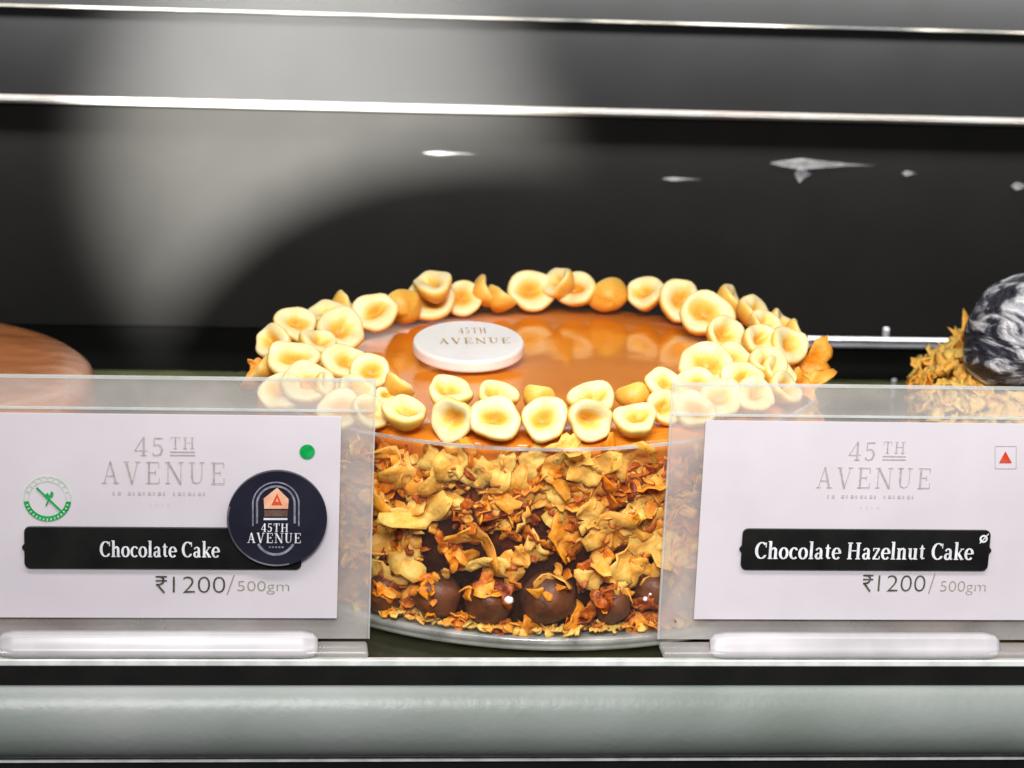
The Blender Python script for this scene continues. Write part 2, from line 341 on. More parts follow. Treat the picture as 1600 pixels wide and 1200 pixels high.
def flake_geo(size, rng, nvert=None):
    """one thin crumpled crisp flake with a ragged outline, about 'size' across: top and bottom shells"""
    big = size > .055; n = 18 if big else 9; rings = (.3, .65, 1) if big else (.55, 1)
    th = .006; asp = rng.uniform(.55, 1)
    curl = rng.uniform(-1.1, 1.3); twist = rng.uniform(-.7, .7); P = [rng.random()*6.28 for _ in range(8)]
    rad = []
    for k in range(n):
        a = 2*PI*k/n
        rad.append(size*.54*(1+.22*math.sin(2*a+P[0])+.18*math.sin(3*a+P[1])+.12*math.sin(5*a+P[2])+.10*rng.uniform(-1, 1)))
    q = 6.28/size; top_ = [(0, 0)]
    for fr in rings:
        for k in range(n):
            a = 2*PI*k/n; top_.append((rad[k]*fr*math.cos(a), rad[k]*fr*math.sin(a)*asp))
    def h(x, y):
        return (curl*x*x + twist*x*y*1.3)/size + size*(.075*math.sin(q*(1.1*x+.7*y)+P[3]) + .06*math.sin(q*(1.9*y-1.2*x)+P[4]) + .035*math.sin(q*(3.1*x+2.3*y)+P[5]))
    vs = [(x, y, h(x, y)+th/2) for x, y in top_] + [(x, y, h(x, y)-th/2) for x, y in top_]
    m = len(top_); fs = []; L = len(rings)
    for k in range(n):
        k2 = (k+1) % n
        fs += [(0, 1+k, 1+k2), (m, m+1+k2, m+1+k)]
        for r in range(L-1):
            i0, i1 = 1+r*n, 1+(r+1)*n
            fs += [(i0+k, i1+k, i1+k2, i0+k2), (m+i0+k2, m+i1+k2, m+i1+k, m+i0+k)]
        o_ = 1+(L-1)*n; fs.append((o_+k, m+o_+k, m+o_+k2, o_+k2))
    return vs, fs
def set_shade(o, vals):
    at = o.data.attributes.new('shade', 'FLOAT', 'POINT')
    at.data.foreach_set('value', vals)
def place(vs, pos, nrm, spin, tilt_ax, tilt):
    q0 = Vector(nrm).to_track_quat('Z', 'Y')
    q = Quaternion(tilt_ax, tilt) @ q0 @ Quaternion((0, 0, 1), spin)
    return [pos + q @ Vector(v) for v in vs]
rng = random.Random(11)
CENTRE_A = math.atan2(CAM.y, CAM.x)
def side_hit(px, py, rr):
    d = RIGHT*((px-800)/4000) + DOWN*((py-600)/4000) + FWD
    A = d.x**2+d.y**2; B = 2*(CAM.x*d.x+CAM.y*d.y); C_ = CAM.x**2+CAM.y**2-rr*rr
    return CAM + d*((-B - math.sqrt(max(0, B*B-4*A*C_)))/(2*A))
# chips picked out from the photograph: pixel, size in pixels, spin, tilt, paleness
key = [(718,728,66,.2,.3,.9),(792,775,84,1.2,.35,.7),(667,800,72,.4,-.4,.95),(868,738,50,2,.3,.6),(922,735,62,.1,-.2,.85),(988,718,66,.5,.4,.75),
 (832,726,52,1.4,.2,1.0),(882,702,46,.9,.5,1.05),(876,800,44,.2,-.3,.9),(930,806,62,.3,.4,.85),(965,832,84,.15,.5,.7),(1022,848,56,.8,-.3,.95),
 (604,846,52,2.2,.3,.8),(632,868,60,.4,-.5,.95),(768,884,56,.2,.5,1.0),(800,886,44,1.1,.2,.75),(742,838,60,2.8,.6,.6),(655,775,48,1.0,.6,.6),
 (645,738,60,.6,.7,.8),(615,718,52,2.6,.5,.7),(700,785,40,1.7,-.4,.9),(922,905,34,1.9,.2,.9),(760,745,44,.9,.6,.95),(905,715,36,2.1,-.5,.85),(950,760,56,.2,1.0,.25),
 (1010,765,52,1.3,.8,.5),(1030,740,46,2.2,-.6,.9),(985,875,66,.4,.4,.85),(940,875,44,1.4,-.6,.75),(1030,905,50,.9,.6,.7),(880,842,52,.4,.7,.55),
 (905,770,50,.1,.3,.9),(838,862,36,2.4,.4,.95),(815,868,34,1.9,-.3,.7),(605,898,46,.8,.5,.95),(862,905,42,.7,.8,.75),(590,770,44,2.3,1.0,.7),(598,800,36,1.2,.7,.9),(618,815,34,.5,-.7,.85),(1000,800,44,2.9,.9,.5),
 (1020,815,38,1.9,.5,.95),(690,700,40,.3,.9,.5),(740,712,36,2.0,.7,.45),(800,715,38,.5,.8,.5),(950,705,38,1.6,.7,.45),(715,872,40,.2,1.0,.5),
 (1005,895,46,2.2,.4,.75),(965,905,38,1.0,-.6,.85)]
for i, (px, py, sz, spin, tl, sh) in enumerate(key):
    pos = side_hit(px, py, .955+.012*rng.random()); s = 1.18*sz/pxscale(pos)
    vs_, fs_ = flake_geo(s, rng); nrm = Vector((pos.x, pos.y, .1)).normalized()
    tang = Vector((-pos.y, pos.x, 0)).normalized()
    vs_ = place(vs_, pos, nrm, spin, (tang if i % 3 else Vector((0, 0, 1))), tl)
    b = MB(); b.add(vs_, fs_); o = b.build('flake', m_flake, cake, smooth=True); set_shade(o, [sh*.8+.1+rng.uniform(-.06, .06) for _ in b.v])
# more large chips over the part of the side that faces the front
for i in range(50):
    a = CENTRE_A + rng.uniform(-1.25, 1.25); z = rng.uniform(.27, .70)
    if abs(a-CENTRE_A) < .4 and z < .47: a += .45 if a > CENTRE_A else -.45
    rr = .965+.02*rng.random(); pos = Vector((rr*math.cos(a), rr*math.sin(a), z)); s = rng.uniform(.07, .13)
    vs_, fs_ = flake_geo(s, rng); nrm = Vector((pos.x, pos.y, rng.uniform(-.1, .3))).normalized(); tang = Vector((-pos.y, pos.x, 0)).normalized()
    vs_ = place(vs_, pos, nrm, rng.random()*6.28, tang if rng.random() < .6 else Vector((0, 0, 1)), rng.uniform(-1, 1))
    b = MB(); b.add(vs_, fs_); o = b.build('flake', m_flake, cake, smooth=True); sh = rng.uniform(.3, 1.0); set_shade(o, [sh+rng.uniform(-.06, .06) for _ in b.v])
# the small crumbs between them, too many to count
balls = [(600,925,40),(684,930,43),(765,936,45),(856,934,49),(955,940,38),(1017,920,34)]
bpos = []
for px, py, r_ in balls:
    pos = side_hit(px, py, .935); bpos.append((pos, .88*r_/pxscale(pos)))
b = MB(); shades = []
for i in range(3000):
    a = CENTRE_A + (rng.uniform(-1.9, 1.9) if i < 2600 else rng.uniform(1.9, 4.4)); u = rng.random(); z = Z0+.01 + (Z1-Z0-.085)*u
    rr = .935+.03*rng.random(); pos = Vector((rr*math.cos(a), rr*math.sin(a), z))
    da = (a-CENTRE_A)
    if abs(da) < .42 and .25 < z < .46 and rng.random() < .7: continue         # the chocolate shows through low in the middle
    near = [(bp, br) for bp, br in bpos if (pos-bp).length < br*1.12]
    if near:
        bp, br = near[0]
        if rng.random() < (.93 if pos.z < bp.z+.1*br else .5): continue
        pos = bp + (pos + Vector((math.cos(a), math.sin(a), .3))*br*.6 - bp).normalized()*br*1.03
    s = rng.uniform(.025, .075) * (1.3 if rng.random() < .25 else 1); vs_, fs_ = flake_geo(s, rng, 6)
    nrm = Vector((pos.x, pos.y, rng.uniform(-.5, .5))).normalized(); tang = Vector((-pos.y, pos.x, 0)).normalized()
    vs_ = place(vs_, pos, nrm, rng.random()*6.28, tang if rng.random() < .5 else Vector((0, 0, 1)), rng.uniform(-1.3, 1.3))
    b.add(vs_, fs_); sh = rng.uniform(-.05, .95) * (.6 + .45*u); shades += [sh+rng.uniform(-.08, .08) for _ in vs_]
o = b.build('flake_crumbs', m_flake, cake, smooth=True); set_shade(o, shades); o['kind'] = 'stuff'
def ball_mesh(r_, seed):
    bm = bmesh.new(); bmesh.ops.create_icosphere(bm, subdivisions=3, radius=1); rg = random.Random(seed); ph = [rg.random()*6 for _ in range(6)]
    for v in bm.verts:
        c = v.co; k = 1 + .06*math.sin(3*c.x+ph[0])*math.cos(2.5*c.y+ph[1]) + .04*math.sin(6*c.z+ph[2]+2*c.x) + .02*math.sin(11*c.y+ph[3])
        v.co = c*k*r_
    for f in bm.faces: f.smooth = True
    return bm
for i, (pos, r_) in enumerate(bpos):
    bm = ball_mesh(r_, i); me = bpy.data.meshes.new('chocolate_ball'); bm.to_mesh(me); bm.free(); me.materials.append(m_choc)
    o = bpy.data.objects.new('chocolate_ball', me); COL.objects.link(o); o.parent = cake; o.location = pos - Vector(cake['origin']); o['origin'] = tuple(pos)
for px, py, r_ in ((795, 938, 7), (690, 944, 3), (1008, 936, 4), (1016, 928, 3), (958, 950, 4)):
    pos = side_hit(px, py, 1.005 if r_ > 5 else .985); bm = ball_mesh(r_/pxscale(pos), 3); me = bpy.data.meshes.new('sugar_pearl'); bm.to_mesh(me); bm.free(); me.materials.append(m_pearl)
    o = bpy.data.objects.new('sugar_pearl', me); COL.objects.link(o); o.parent = cake; o.location = pos - Vector(cake['origin'])
# loose crumbs on the board in front of the cake
b = MB(); shades = []
for i in range(260):
    a = CENTRE_A + rng.uniform(-1.3, 1.3); rr = rng.uniform(.93, .995); pos = Vector((rr*math.cos(a), rr*math.sin(a), .112+.012*rng.random()))
    vs_, fs_ = flake_geo(rng.uniform(.015, .05), rng, 6)
    b.add(place(vs_, pos, (rng.uniform(-.7, .7), rng.uniform(-.9, .2), 1), rng.random()*6.28, (1, 0, 0), 0), fs_); sh = rng.uniform(.45, 1.1); shades += [sh]*len(vs_)
o = b.build('fallen_crumbs', m_flake, smooth=True, loc=(0, 0, .1)); set_shade(o, shades); kind(o, 'stuff')
o['label'] = 'pale broken crumbs scattered on the board around the foot of the cake'; o['category'] = 'crumbs'

# board under the cake
b = MB(); b.lathe([(.9, .05), (.985, .05), (.995, .054), (1.004, .066), (1.0, .070), (1.008, .076), (1.012, .090), (1.008, .098), (.99, .0985), (.975, .094)], 128)
tag(b.build('cake_board', m_board, loc=(0, 0, .034), smooth=True), 'round clear plastic cake board with a pale ridged rim under the flaked cake', 'cake board')
# clear collar wrapped round the side, open where the flakes burst out at the back right
co = thing('clear_collar', (0, 0, .1), 'clear plastic collar wrapped round the flaked side of the cake', 'collar')
def arc_wall(r0, r1, z0, z1, a0, a1, n=90):
    vs = []; fs = []
    for k in range(n+1):
        a = a0+(a1-a0)*k/n; c_, s_ = math.cos(a), math.sin(a); dz = TILT*c_*.9 if z1 > .5 else 0
        dz0 = TILT*c_*.9 if z0 > .5 else 0
        vs += [(r0*c_, r0*s_, z0+dz0), (r1*c_, r1*s_, z0+dz0), (r1*c_, r1*s_, z1+dz), (r0*c_, r0*s_, z1+dz)]
    for k in range(n):
        q0, q1 = 4*k, 4*k+4
        fs += [(q0+j, q0+(j+1) % 4, q1+(j+1) % 4, q1+j) for j in range(4)]
    fs += [(0, 1, 2, 3), (4*n+3, 4*n+2, 4*n+1, 4*n)]
    return vs, fs
A0, A1 = CENTRE_A-1.25, CENTRE_A+1.2
b = MB(); b.add(*arc_wall(1.001, 1.005, .101, .725, A0, A1)); b.build('sheet', m_collar, co, smooth=False)
b = MB(); b.add(*arc_wall(.9995, 1.0065, .7255, .735, A0, A1)); b.build('top_rim', m_collar_rim, co)

# white chocolate plaque
pc = hit(732, 541, ('z', Z1+.055)); pl_r = 87/pxscale(pc)
plq = thing('chocolate_plaque', (pc.x, pc.y, Z1), 'round white chocolate plaque printed 45TH AVENUE lying on the caramel glaze', 'plaque')
tm = Matrix.Translation(pc) @ Matrix.Rotation(math.radians(7.5), 4, 'X') @ Matrix.Rotation(math.radians(-1.5), 4, 'Y')
b = MB(); b.lathe([(pl_r*.98, -.022), (pl_r, -.014), (pl_r, .012), (pl_r*.985, .02), (pl_r*.96, .022)], 72)
b.v = [tuple(tm @ Vector(v)) for v in b.v]; b.build('disc', m_plaque, plq, smooth=False, bevel=.003)

# ------------------------------------------------------------------ hazelnut halves
def nut_mesh(seed):
    rg = random.Random(seed); n = 28
    prof = [(.001, -.92), (.30, -.88), (.58, -.73), (.80, -.48), (.94, -.20), (1.0, .02), (.995, .13), (.95, .21), (.87, .25), (.77, .24), (.66, .20), (.54, .10), (.42, -.03), (.30, -.16), (.17, -.25), (.001, -.28)]
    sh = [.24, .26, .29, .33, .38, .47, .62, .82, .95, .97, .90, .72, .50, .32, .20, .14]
    vs = []; fs = []; shd = []; cav = rg.uniform(.55, .85); el = rg.uniform(.84, 1.0); offx = rg.uniform(-.15, .15); ph = [rg.random()*6 for _ in range(4)]
    for i, (r_, z) in enumerate(prof):
        for k in range(n):
            a = 2*PI*k/n; w_ = 1+.05*math.sin(2*a+ph[0])+.045*math.sin(3*a+ph[1])+.025*math.sin(5*a+ph[3])+.015*math.sin(7*a+ph[2])
            squeeze = cav if i >= 11 else (1-(1-cav)*.5 if i == 10 else 1)
            x, y = r_*w_*math.cos(a)+(offx*min(1, max(0, (i-8)/3))), r_*w_*math.sin(a)*el*squeeze
            dz = .09*math.sin(2*a+ph[3])*r_ + .05*math.sin(3*a+ph[0])*r_ + .03*math.sin(5*a+ph[2])*r_
            vs.append((x, y, z+dz)); shd.append(sh[i]+.05*math.sin(3*a+ph[1]))
    for i in range(len(prof)-1):
        for k in range(n): fs.append((i*n+k, i*n+(k+1) % n, (i+1)*n+(k+1) % n, (i+1)*n+k))
    fs.append(tuple(range(n))[::-1]); fs.append(tuple((len(prof)-1)*n+k for k in range(n)))
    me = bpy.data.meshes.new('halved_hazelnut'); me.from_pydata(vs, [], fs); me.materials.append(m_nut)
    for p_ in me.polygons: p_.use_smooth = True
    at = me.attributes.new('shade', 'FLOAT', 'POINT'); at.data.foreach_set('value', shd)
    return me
NM = [nut_mesh(20+i) for i in range(11)]
# pixel, radius in pixels, azimuth of the cut face (0 to the camera, 90 to the right), its elevation, extra lift, what sets it apart
NUTS = [
 (671,468,33,5,35,.02,'with its hollow facing out, left end of the back rim above the plaque'),
 (676,444,27,-25,70,.09,'lying behind and above its neighbour at the left end of the back rim'),
 (630,478,27,200,15,.02,'rounded golden back turned out, between the left rim and the back rim'),
 (725,466,25,10,30,.01,'with a dark hollow, directly behind the left half of the white plaque'),
 (758,455,21,100,20,.03,'standing on edge on the back rim behind the plaque'),
 (783,464,22,120,45,.01,'low and on its side on the back rim right of the plaque top'),
 (831,455,32,0,35,.02,'largest round face on the middle of the back rim'),
 (871,440,24,-60,40,.06,'peeping out behind the large round face in the middle of the back rim'),
 (899,452,29,-35,35,.03,'pointed at its top, right of the middle of the back rim'),
 (951,461,26,190,5,.01,'golden rounded back turned out, alone between paler nuts on the back rim'),
 (1010,457,27,-30,45,.03,'leaning left at the right end of the back rim'),
 (1062,470,30,15,35,.02,'with a brown hollow and raised right corner where back rim meets right rim'),
 (586,489,30,0,40,.04,'with a neat round hollow at the back of the left rim'),
 (542,475,24,100,40,.05,'half hidden behind the neat round hollow at the back of the left rim'),
 (512,490,26,-20,70,.05,'tilted flat like a small shelf high on the left rim'),
 (533,515,34,20,55,.04,'with a red-brown slit on the left rim below the flat tilted one'),
 (461,506,27,10,45,.04,'with a ring shaped hollow at the upper outer edge of the left rim'),
 (426,534,27,-40,40,.02,'at the outermost left of the cake rim'),
 (496,535,26,60,60,.03,'wedged upright in the middle of the left rim'),
 (458,562,34,0,50,.03,'with an open oval hollow low on the outer left rim'),
 (412,574,22,-100,20,-.02,'golden and on edge at the far left just over the clear holder'),
 (539,567,32,10,55,.03,'with a pale oval face in the centre of the left rim'),
 (577,582,28,20,45,.02,'with a two-part dark hollow at the inner front of the left rim'),
 (480,600,36,0,55,.01,'big pale face just above the clear holder at the left front'),
 (515,606,26,80,45,.0,'small, half sunk behind the clear holder on the left front rim'),
 (556,612,27,30,50,.0,'behind the corner of the clear holder on the left front rim'),
 (530,640,30,0,45,-.02,'blurred behind the clear holder above the left card corner'),
 (440,612,30,-20,40,-.02,'blurred behind the left holder at the outer left rim'),
 (578,645,27,40,40,-.02,'at the right edge of the left holder on the front rim'),
 (625,600,25,120,55,.03,'yellow slab shape lying in front of the plaque at its left'),
 (603,618,15,30,40,.0,'tiniest broken piece at the left end of the front rim'),
 (633,643,33,-10,70,.0,'open bowl with a white lip at the left end of the front row'),
 (704,612,33,0,65,.05,'shallow bowl directly in front of the plaque'),
 (706,655,33,-10,2,-.01,'hollow side down like an arch in the front row'),
 (774,655,36,0,38,.0,'biggest face with an egg shaped hollow in the front row'),
 (779,617,31,40,65,.05,'slanted slab with a long slit between the two front rows'),
 (843,621,25,160,40,.04,'pointed upward behind the front row near the middle'),
 (851,655,34,10,38,.0,'with a ridged oval hollow in the middle of the front row'),
 (924,622,33,5,68,.05,'shallow bowl set back in the front rim right of the middle'),
 (922,656,34,15,8,.0,'rough broken one with a toothed lower edge in the front row'),
 (992,654,31,10,62,.0,'smooth open bowl at the right end of the front row'),
 (988,618,24,170,25,.02,'yellow rounded back behind the right end of the front row'),
 (1040,602,29,20,50,.05,'upper one of the stack at the left edge of the right holder'),
 (1040,635,29,30,35,.0,'lower one of the stack at the left edge of the right holder'),
 (1102,570,36,0,50,.03,'large with a hollow opening downward at the inner right rim'),
 (1147,562,29,30,55,.03,'with two small dark pits in the middle of the right rim'),
 (1105,492,37,10,40,.04,'large smooth face with one small slit at the back of the right rim'),
 (1134,523,28,30,35,.05,'with a dark diagonal slit in the middle of the right rim'),
 (1146,470,25,80,35,.05,'on edge behind the large smooth face at the back right'),
 (1181,487,26,60,45,.04,'second from the back along the outer right rim'),
 (1222,505,25,70,45,.02,'with a thin line of a slit at the outer right rim'),
 (1196,506,24,50,50,.05,'piled on top of the outer right rim'),
 (1186,531,27,40,40,.05,'dark slitted one in the centre of the right rim pile'),
 (1231,540,32,40,40,.02,'with a pale ringed hollow at the outermost right rim'),
 (1200,567,29,30,55,.03,'with a small square pit low on the right rim'),
 (1247,522,22,90,30,.0,'edge-on at the far right above the jutting flakes'),
 (1160,592,29,20,55,.02,'flat pale face just over the right holder edge'),
 (1087,602,30,0,55,.02,'blurred at the left corner behind the right holder'),
 (1216,583,27,60,45,.0,'low on the outer right rim touching the jutting flakes'),
 (1127,622,30,10,50,.0,'blurred behind the right holder nearest the front'),
 (1180,618,28,20,50,.0,'blurred behind the right holder in the middle'),
 (1228,606,27,50,40,-.01,'blurred behind the right holder at the outer edge'),
 (1085,640,28,0,45,-.01,'lowest one behind the top corner of the right holder'),
]
rng2 = random.Random(3)
cam_flat = Vector((CAM.x, CAM.y, 0)).normalized()
for i, (px, py, rp, az, el, lift, lab) in enumerate(NUTS):
    p_ = hit(px, py, ('z', Z1+.07+lift)); p_ = hit(px, py, ('z', top(p_.x)+.07+lift))
    rr = math.hypot(p_.x, p_.y)
    s = rp/pxscale(p_)*(1.2 if px < 620 or px > 1060 or py < 480 else 1.12)
    a = math.atan2(cam_flat.y, cam_flat.x) + math.radians(az + rng2.uniform(-8, 8)); e = math.radians(el)
    nrm = Vector((math.cos(a)*math.cos(e), math.sin(a)*math.cos(e), math.sin(e)))
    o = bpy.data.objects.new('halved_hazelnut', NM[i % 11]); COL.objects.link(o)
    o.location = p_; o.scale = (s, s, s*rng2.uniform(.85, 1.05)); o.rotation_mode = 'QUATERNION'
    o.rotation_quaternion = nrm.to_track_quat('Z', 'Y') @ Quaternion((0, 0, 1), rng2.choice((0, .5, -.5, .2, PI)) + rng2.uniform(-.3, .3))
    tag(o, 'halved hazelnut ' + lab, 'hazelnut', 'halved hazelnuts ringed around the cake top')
# shards standing out at the right rear of the rim and along the edge
for (px, py, sz, spin, tl, yy) in ((1275,566,58,.7,.3,-.05),(1268,596,60,.3,-.5,-.2),(1285,548,30,1.2,.5,.0),(1250,600,50,2,.2,-.3),(404,592,44,1,.4,-.1),(400,570,26,2,.2,.05)):
    pos = hit(px, py, ('y', yy)); vs_, fs_ = flake_geo(sz/pxscale(pos), rng)
    vs_ = place(vs_, pos, (-.1, -1, .45), spin, (1, 0, 0), tl); b = MB(); b.add(vs_, fs_)
    o = b.build('rim_flake', m_flake, cake, smooth=True); set_shade(o, [.6]*len(b.v))

# ------------------------------------------------------------------ lettering
def ell(cx, cz, rx, rz, a0, a1, thick, thin, n=20):
    pts = []
    for k in range(n+1):
        a = math.radians(a0+(a1-a0)*k/n); pts.append((cx+rx*math.cos(a), cz+rz*math.sin(a), thin+(thick-thin)*abs(math.cos(a))))
    return pts
T, H = .15, .055                 # thick and thin strokes of the serif letters, cap height 1
def vst(x, z0, z1, w=T): return [(x, z0, w), (x, z1, w)]
def hst(x0, x1, z, w=H): return [(x0, z, w), (x1, z, w)]
def dg(x0, z0, x1, z1, w): return [(x0, z0, w), (x1, z1, w)]
XH = .68
GL = {
 'C': (.74, [ell(.40, .5, .31, .47, 48, 318, T*1.1, H), vst(.665, .68, .97, .05), hst(.60, .70, .20, .05)]),
 'h': (.66, [vst(.16, 0, 1.06), hst(.02, .16, 1.03), hst(.03, .31, .03), [(.20, .50, H), (.30, .63, .09), (.40, .65, .11), (.48, .58, T), (.49, .45, T), (.49, 0, T)], hst(.38, .64, .03)]),
 'o': (.60, [ell(.30, .34, .215, .32, 0, 360, T, H, 28)]),
 'c': (.52, [ell(.30, .34, .215, .32, 45, 315, T, H), [(.44, .52, .10), (.45, .60, .10)]]),
 'l': (.34, [vst(.17, 0, 1.06), hst(.03, .17, 1.03), hst(.03, .32, .03)]),
 'a': (.58, [[(.10, .52, .10), (.16, .62, .08), (.27, .66, .07), (.37, .60, .12), (.40, .48, T), (.40, .12, T), (.45, .04, .09), (.54, .05, .05)], ell(.235, .185, .135, .165, 60, 330, T*.95, H)]),
 't': (.42, [[(.19, .88, .05), (.19, .70, T), (.19, .16, T), (.24, .06, .1), (.38, .08, .05)], hst(.04, .37, .66)]),
 'e': (.54, [ell(.29, .34, .21, .32, 0, 320, T, H, 26), hst(.12, .47, .36)]),
 'H': (.92, [vst(.20, 0, 1), vst(.71, 0, 1), hst(.20, .71, .51), hst(.05, .35, .03), hst(.56, .86, .03), hst(.05, .35, .97), hst(.56, .86, .97)]),
 'z': (.54, [hst(.08, .46, .65), hst(.06, .48, .03), dg(.43, .65, .11, .03, T*.8), vst(.09, .5, .65, .05), vst(.47, .03, .2, .05)]),
 'n': (.66, [vst(.16, 0, .68), hst(.02, .16, .65), hst(.03, .31, .03), [(.20, .50, H), (.30, .63, .09), (.40, .65, .11), (.48, .58, T), (.49, .45, T), (.49, 0, T)], hst(.38, .64, .03)]),
 'u': (.66, [[(.16, .68, T), (.16, .2, T), (.19, .08, .12), (.28, .03, .08), (.38, .07, H), (.46, .18, H)], vst(.48, 0, .68), hst(.02, .16, .65), hst(.34, .48, .65), hst(.48, .63, .03)]),
 'k': (.64, [vst(.16, 0, 1.06), hst(.02, .16, 1.03), hst(.03, .31, .03), dg(.24, .30, .50, .64, .06), dg(.28, .38, .54, .02, T*.9), hst(.40, .62, .65), hst(.42, .64, .03)]),
 'A': (.86, [dg(.14, 0, .42, 1, H), dg(.42, 1, .70, 0, T), hst(.22, .60, .34), hst(.02, .26, .025), hst(.56, .84, .025)]),
 'V': (.84, [dg(.14, 1, .42, 0, T), dg(.42, 0, .68, 1, H), hst(.02, .28, .975), hst(.56, .82, .975)]),
 'E': (.76, [vst(.20, 0, 1), hst(.06, .66, .97), hst(.06, .68, .03), hst(.2, .5, .51), vst(.66, .74, .97, .05), vst(.68, .03, .27, .05), vst(.5, .40, .62, .05)]),
 'N': (.92, [vst(.16, 0, 1, H), vst(.76, 0, 1, H), dg(.16, 1, .76, 0, T), hst(.02, .26, .975), hst(.64, .90, .975), hst(.04, .28, .025)]),
 'U': (.86, [[(.20, 1, T), (.20, .3, T), (.25, .10, .12), (.42, .03, H), (.58, .10, H), (.66, .3, H), (.66, 1, H)], hst(.05, .35, .97), hst(.54, .80, .97)]),
 'T': (.76, [vst(.38, 0, 1), hst(.06, .70, .97), vst(.07, .72, .97, .05), vst(.69, .72, .97, .05), hst(.24, .52, .03)]),
 '4': (.68, [dg(.10, .28, .46, .98, H), vst(.48, 0, 1), hst(.08, .64, .28), hst(.34, .62, .03)]),
 '5': (.62, [hst(.14, .52, .95, .09), vst(.15, .55, .95, .06), [(.15, .55, .05), (.28, .62, .07), (.43, .56, .12), (.49, .36, T), (.42, .12, .12), (.26, .03, .06), (.12, .08, .08), (.10, .18, .10)]]),
}
def strip(b, pts, X, lay, close=False):
    """pen stroke: pts = (x, z, width) in letter space, X maps letter space to the sheet"""
    n = len(pts); vs = []
    for i in range(n):
        a = pts[max(0, i-1)]; c = pts[min(n-1, i+1)]
        dx, dz = c[0]-a[0], c[1]-a[1]; L = math.hypot(dx, dz) or 1; nx, nz = -dz/L, dx/L; w_ = pts[i][2]/2
        vs += [X(pts[i][0]+nx*w_, pts[i][1]+nz*w_, lay), X(pts[i][0]-nx*w_, pts[i][1]-nz*w_, lay)]
    b.add(vs, [(2*i, 2*i+1, 2*i+3, 2*i+2) for i in range(n-1)])
def word(text, sp=.06):
    x = 0; out = []
    for ch in text:
        if ch == ' ': x += .34; continue
        wd, st = GL[ch]; out += [[(p[0]+x, p[1], p[2]) for p in s] for s in st]; x += wd+sp
    return x-sp, out
def rect_map(r, W, Hh, y, lift=.00022):
    """r = pixel box (left, top, right, bottom); letter space 0..W by 0..Hh onto the sheet at depth y"""
    p0 = hit(r[0], r[3], ('y', y)); p1 = hit(r[2], r[1], ('y', y))
    return lambda u, v, lay: (p0.x+(p1.x-p0.x)*u/W, y-lay*lift, p0.z+(p1.z-p0.z)*v/Hh)
def serif(name, text, r, y, m, parent, sp=.06, bold=1.0, cap=1.0):
    W, st = word(text, sp); X = rect_map(r, W, cap, y); b = MB()
    for i, s in enumerate(st): strip(b, [(p[0], p[1], p[2]*bold) for p in s], X, (i % 7)+1)
    return b.build(name, m, parent)
def sans(name, text, r, y, m, parent, weight=0):
    cu = bpy.data.curves.new('sans', 'FONT'); cu.body = text; cu.offset = weight; cu.resolution_u = 6
    o = bpy.data.objects.new('sans_curve', cu); COL.objects.link(o)
    dg_ = bpy.context.evaluated_depsgraph_get(); me = bpy.data.meshes.new_from_object(o.evaluated_get(dg_))
    xs = [v.co.x for v in me.vertices]; ys = [v.co.y for v in me.vertices]
    x0, x1, y0, y1 = min(xs), max(xs), min(ys), max(ys)
    X = rect_map(r, x1-x0, y1-y0, y); b = MB()
    b.add([X(v.co.x-x0, v.co.y-y0, 1) for v in me.vertices], [tuple(p.vertices) for p in me.polygons])
    bpy.data.objects.remove(o); bpy.data.curves.remove(cu); bpy.data.meshes.remove(me)
    return b.build(name, m, parent)

# ------------------------------------------------------------------ holders, cards, badge
YC = -1.0                          # front face of the cards
KY = (YC-CAM.y)/(-.95-CAM.y)
def XS(x): return CAM.x+(x-CAM.x)*KY
def ZS(z): return CAM.z+(z-CAM.z)*KY
def holder(x0, x1, bx0, bx1, label):
    x0, x1, bx0, bx1 = XS(x0), XS(x1), XS(bx0), XS(bx1)
    h = thing('card_holder', ((x0+x1)/2, YC, .05), label, 'card holder', 'clear acrylic card holders')
    b = MB(); b.box((x0, YC+.016, .09), (x1, YC+.030, ZS(.922))); b.build('back_sheet', m_acrylic, h)
    b = MB(); b.box((x0, YC+.0155, ZS(.923)), (x1, YC+.0305, ZS(.931))); b.build('top_edge', m_acrylic_edge, h)
    b = MB(); b.box((x0, YC+.008, ZS(.826)), (x1, YC+.0145, ZS(.833))); b.build('pocket_edge', m_acrylic_edge, h)
    right = x0 < -1
    ex = x1 if right else x0
    b = MB(); b.box((ex+(.001 if right else -.007), YC+.0155, .09), (ex+(.007 if right else -.001), YC+.0305, ZS(.931))); b.build('side_edge', m_acrylic_edge, h)
    b = MB(); b.box((x0, -1.072, .0535), (x1, YC+.030, .078)); b.build('foot', m_acrylic, h, bevel=.01)
    b = MB(); n_ = 8; pts = [(-1.070, .056), (-1.072, .070), (-1.068, .088), (-1.064, .090), (-1.060, .118), (-1.050, .129), (-1.025, .132), (-1.014, .118), (-1.014, .056)]
    q_ = len(pts); vs = []
    ins = [(0, .55), (.015, .85), (.05, 1)]
    xs = [(bx0+i, s) for i, s in ins] + [(bx1-i, s) for i, s in ins[::-1]]
    for x, s in xs: vs += [(x, -1.04+(y+1.04)*s, .09+(z-.09)*s) for y, z in pts]
    b.add(vs, [(i*q_+k, i*q_+(k+1) % q_, (i+1)*q_+(k+1) % q_, (i+1)*q_+k) for i in range(len(xs)-1) for k in range(q_)] + [tuple(range(q_))[::-1], tuple((len(xs)-1)*q_+k for k in range(q_))])
    b.build('front_bar', m_white, h, smooth=True, bevel=0)
    return h
holder(-2.35, -.629, -1.79, -.79, 'clear acrylic holder carrying the Chocolate Cake card at the left')
holder(.319, 2.05, .475, 1.43, 'clear acrylic holder carrying the Chocolate Hazelnut Cake card at the right')

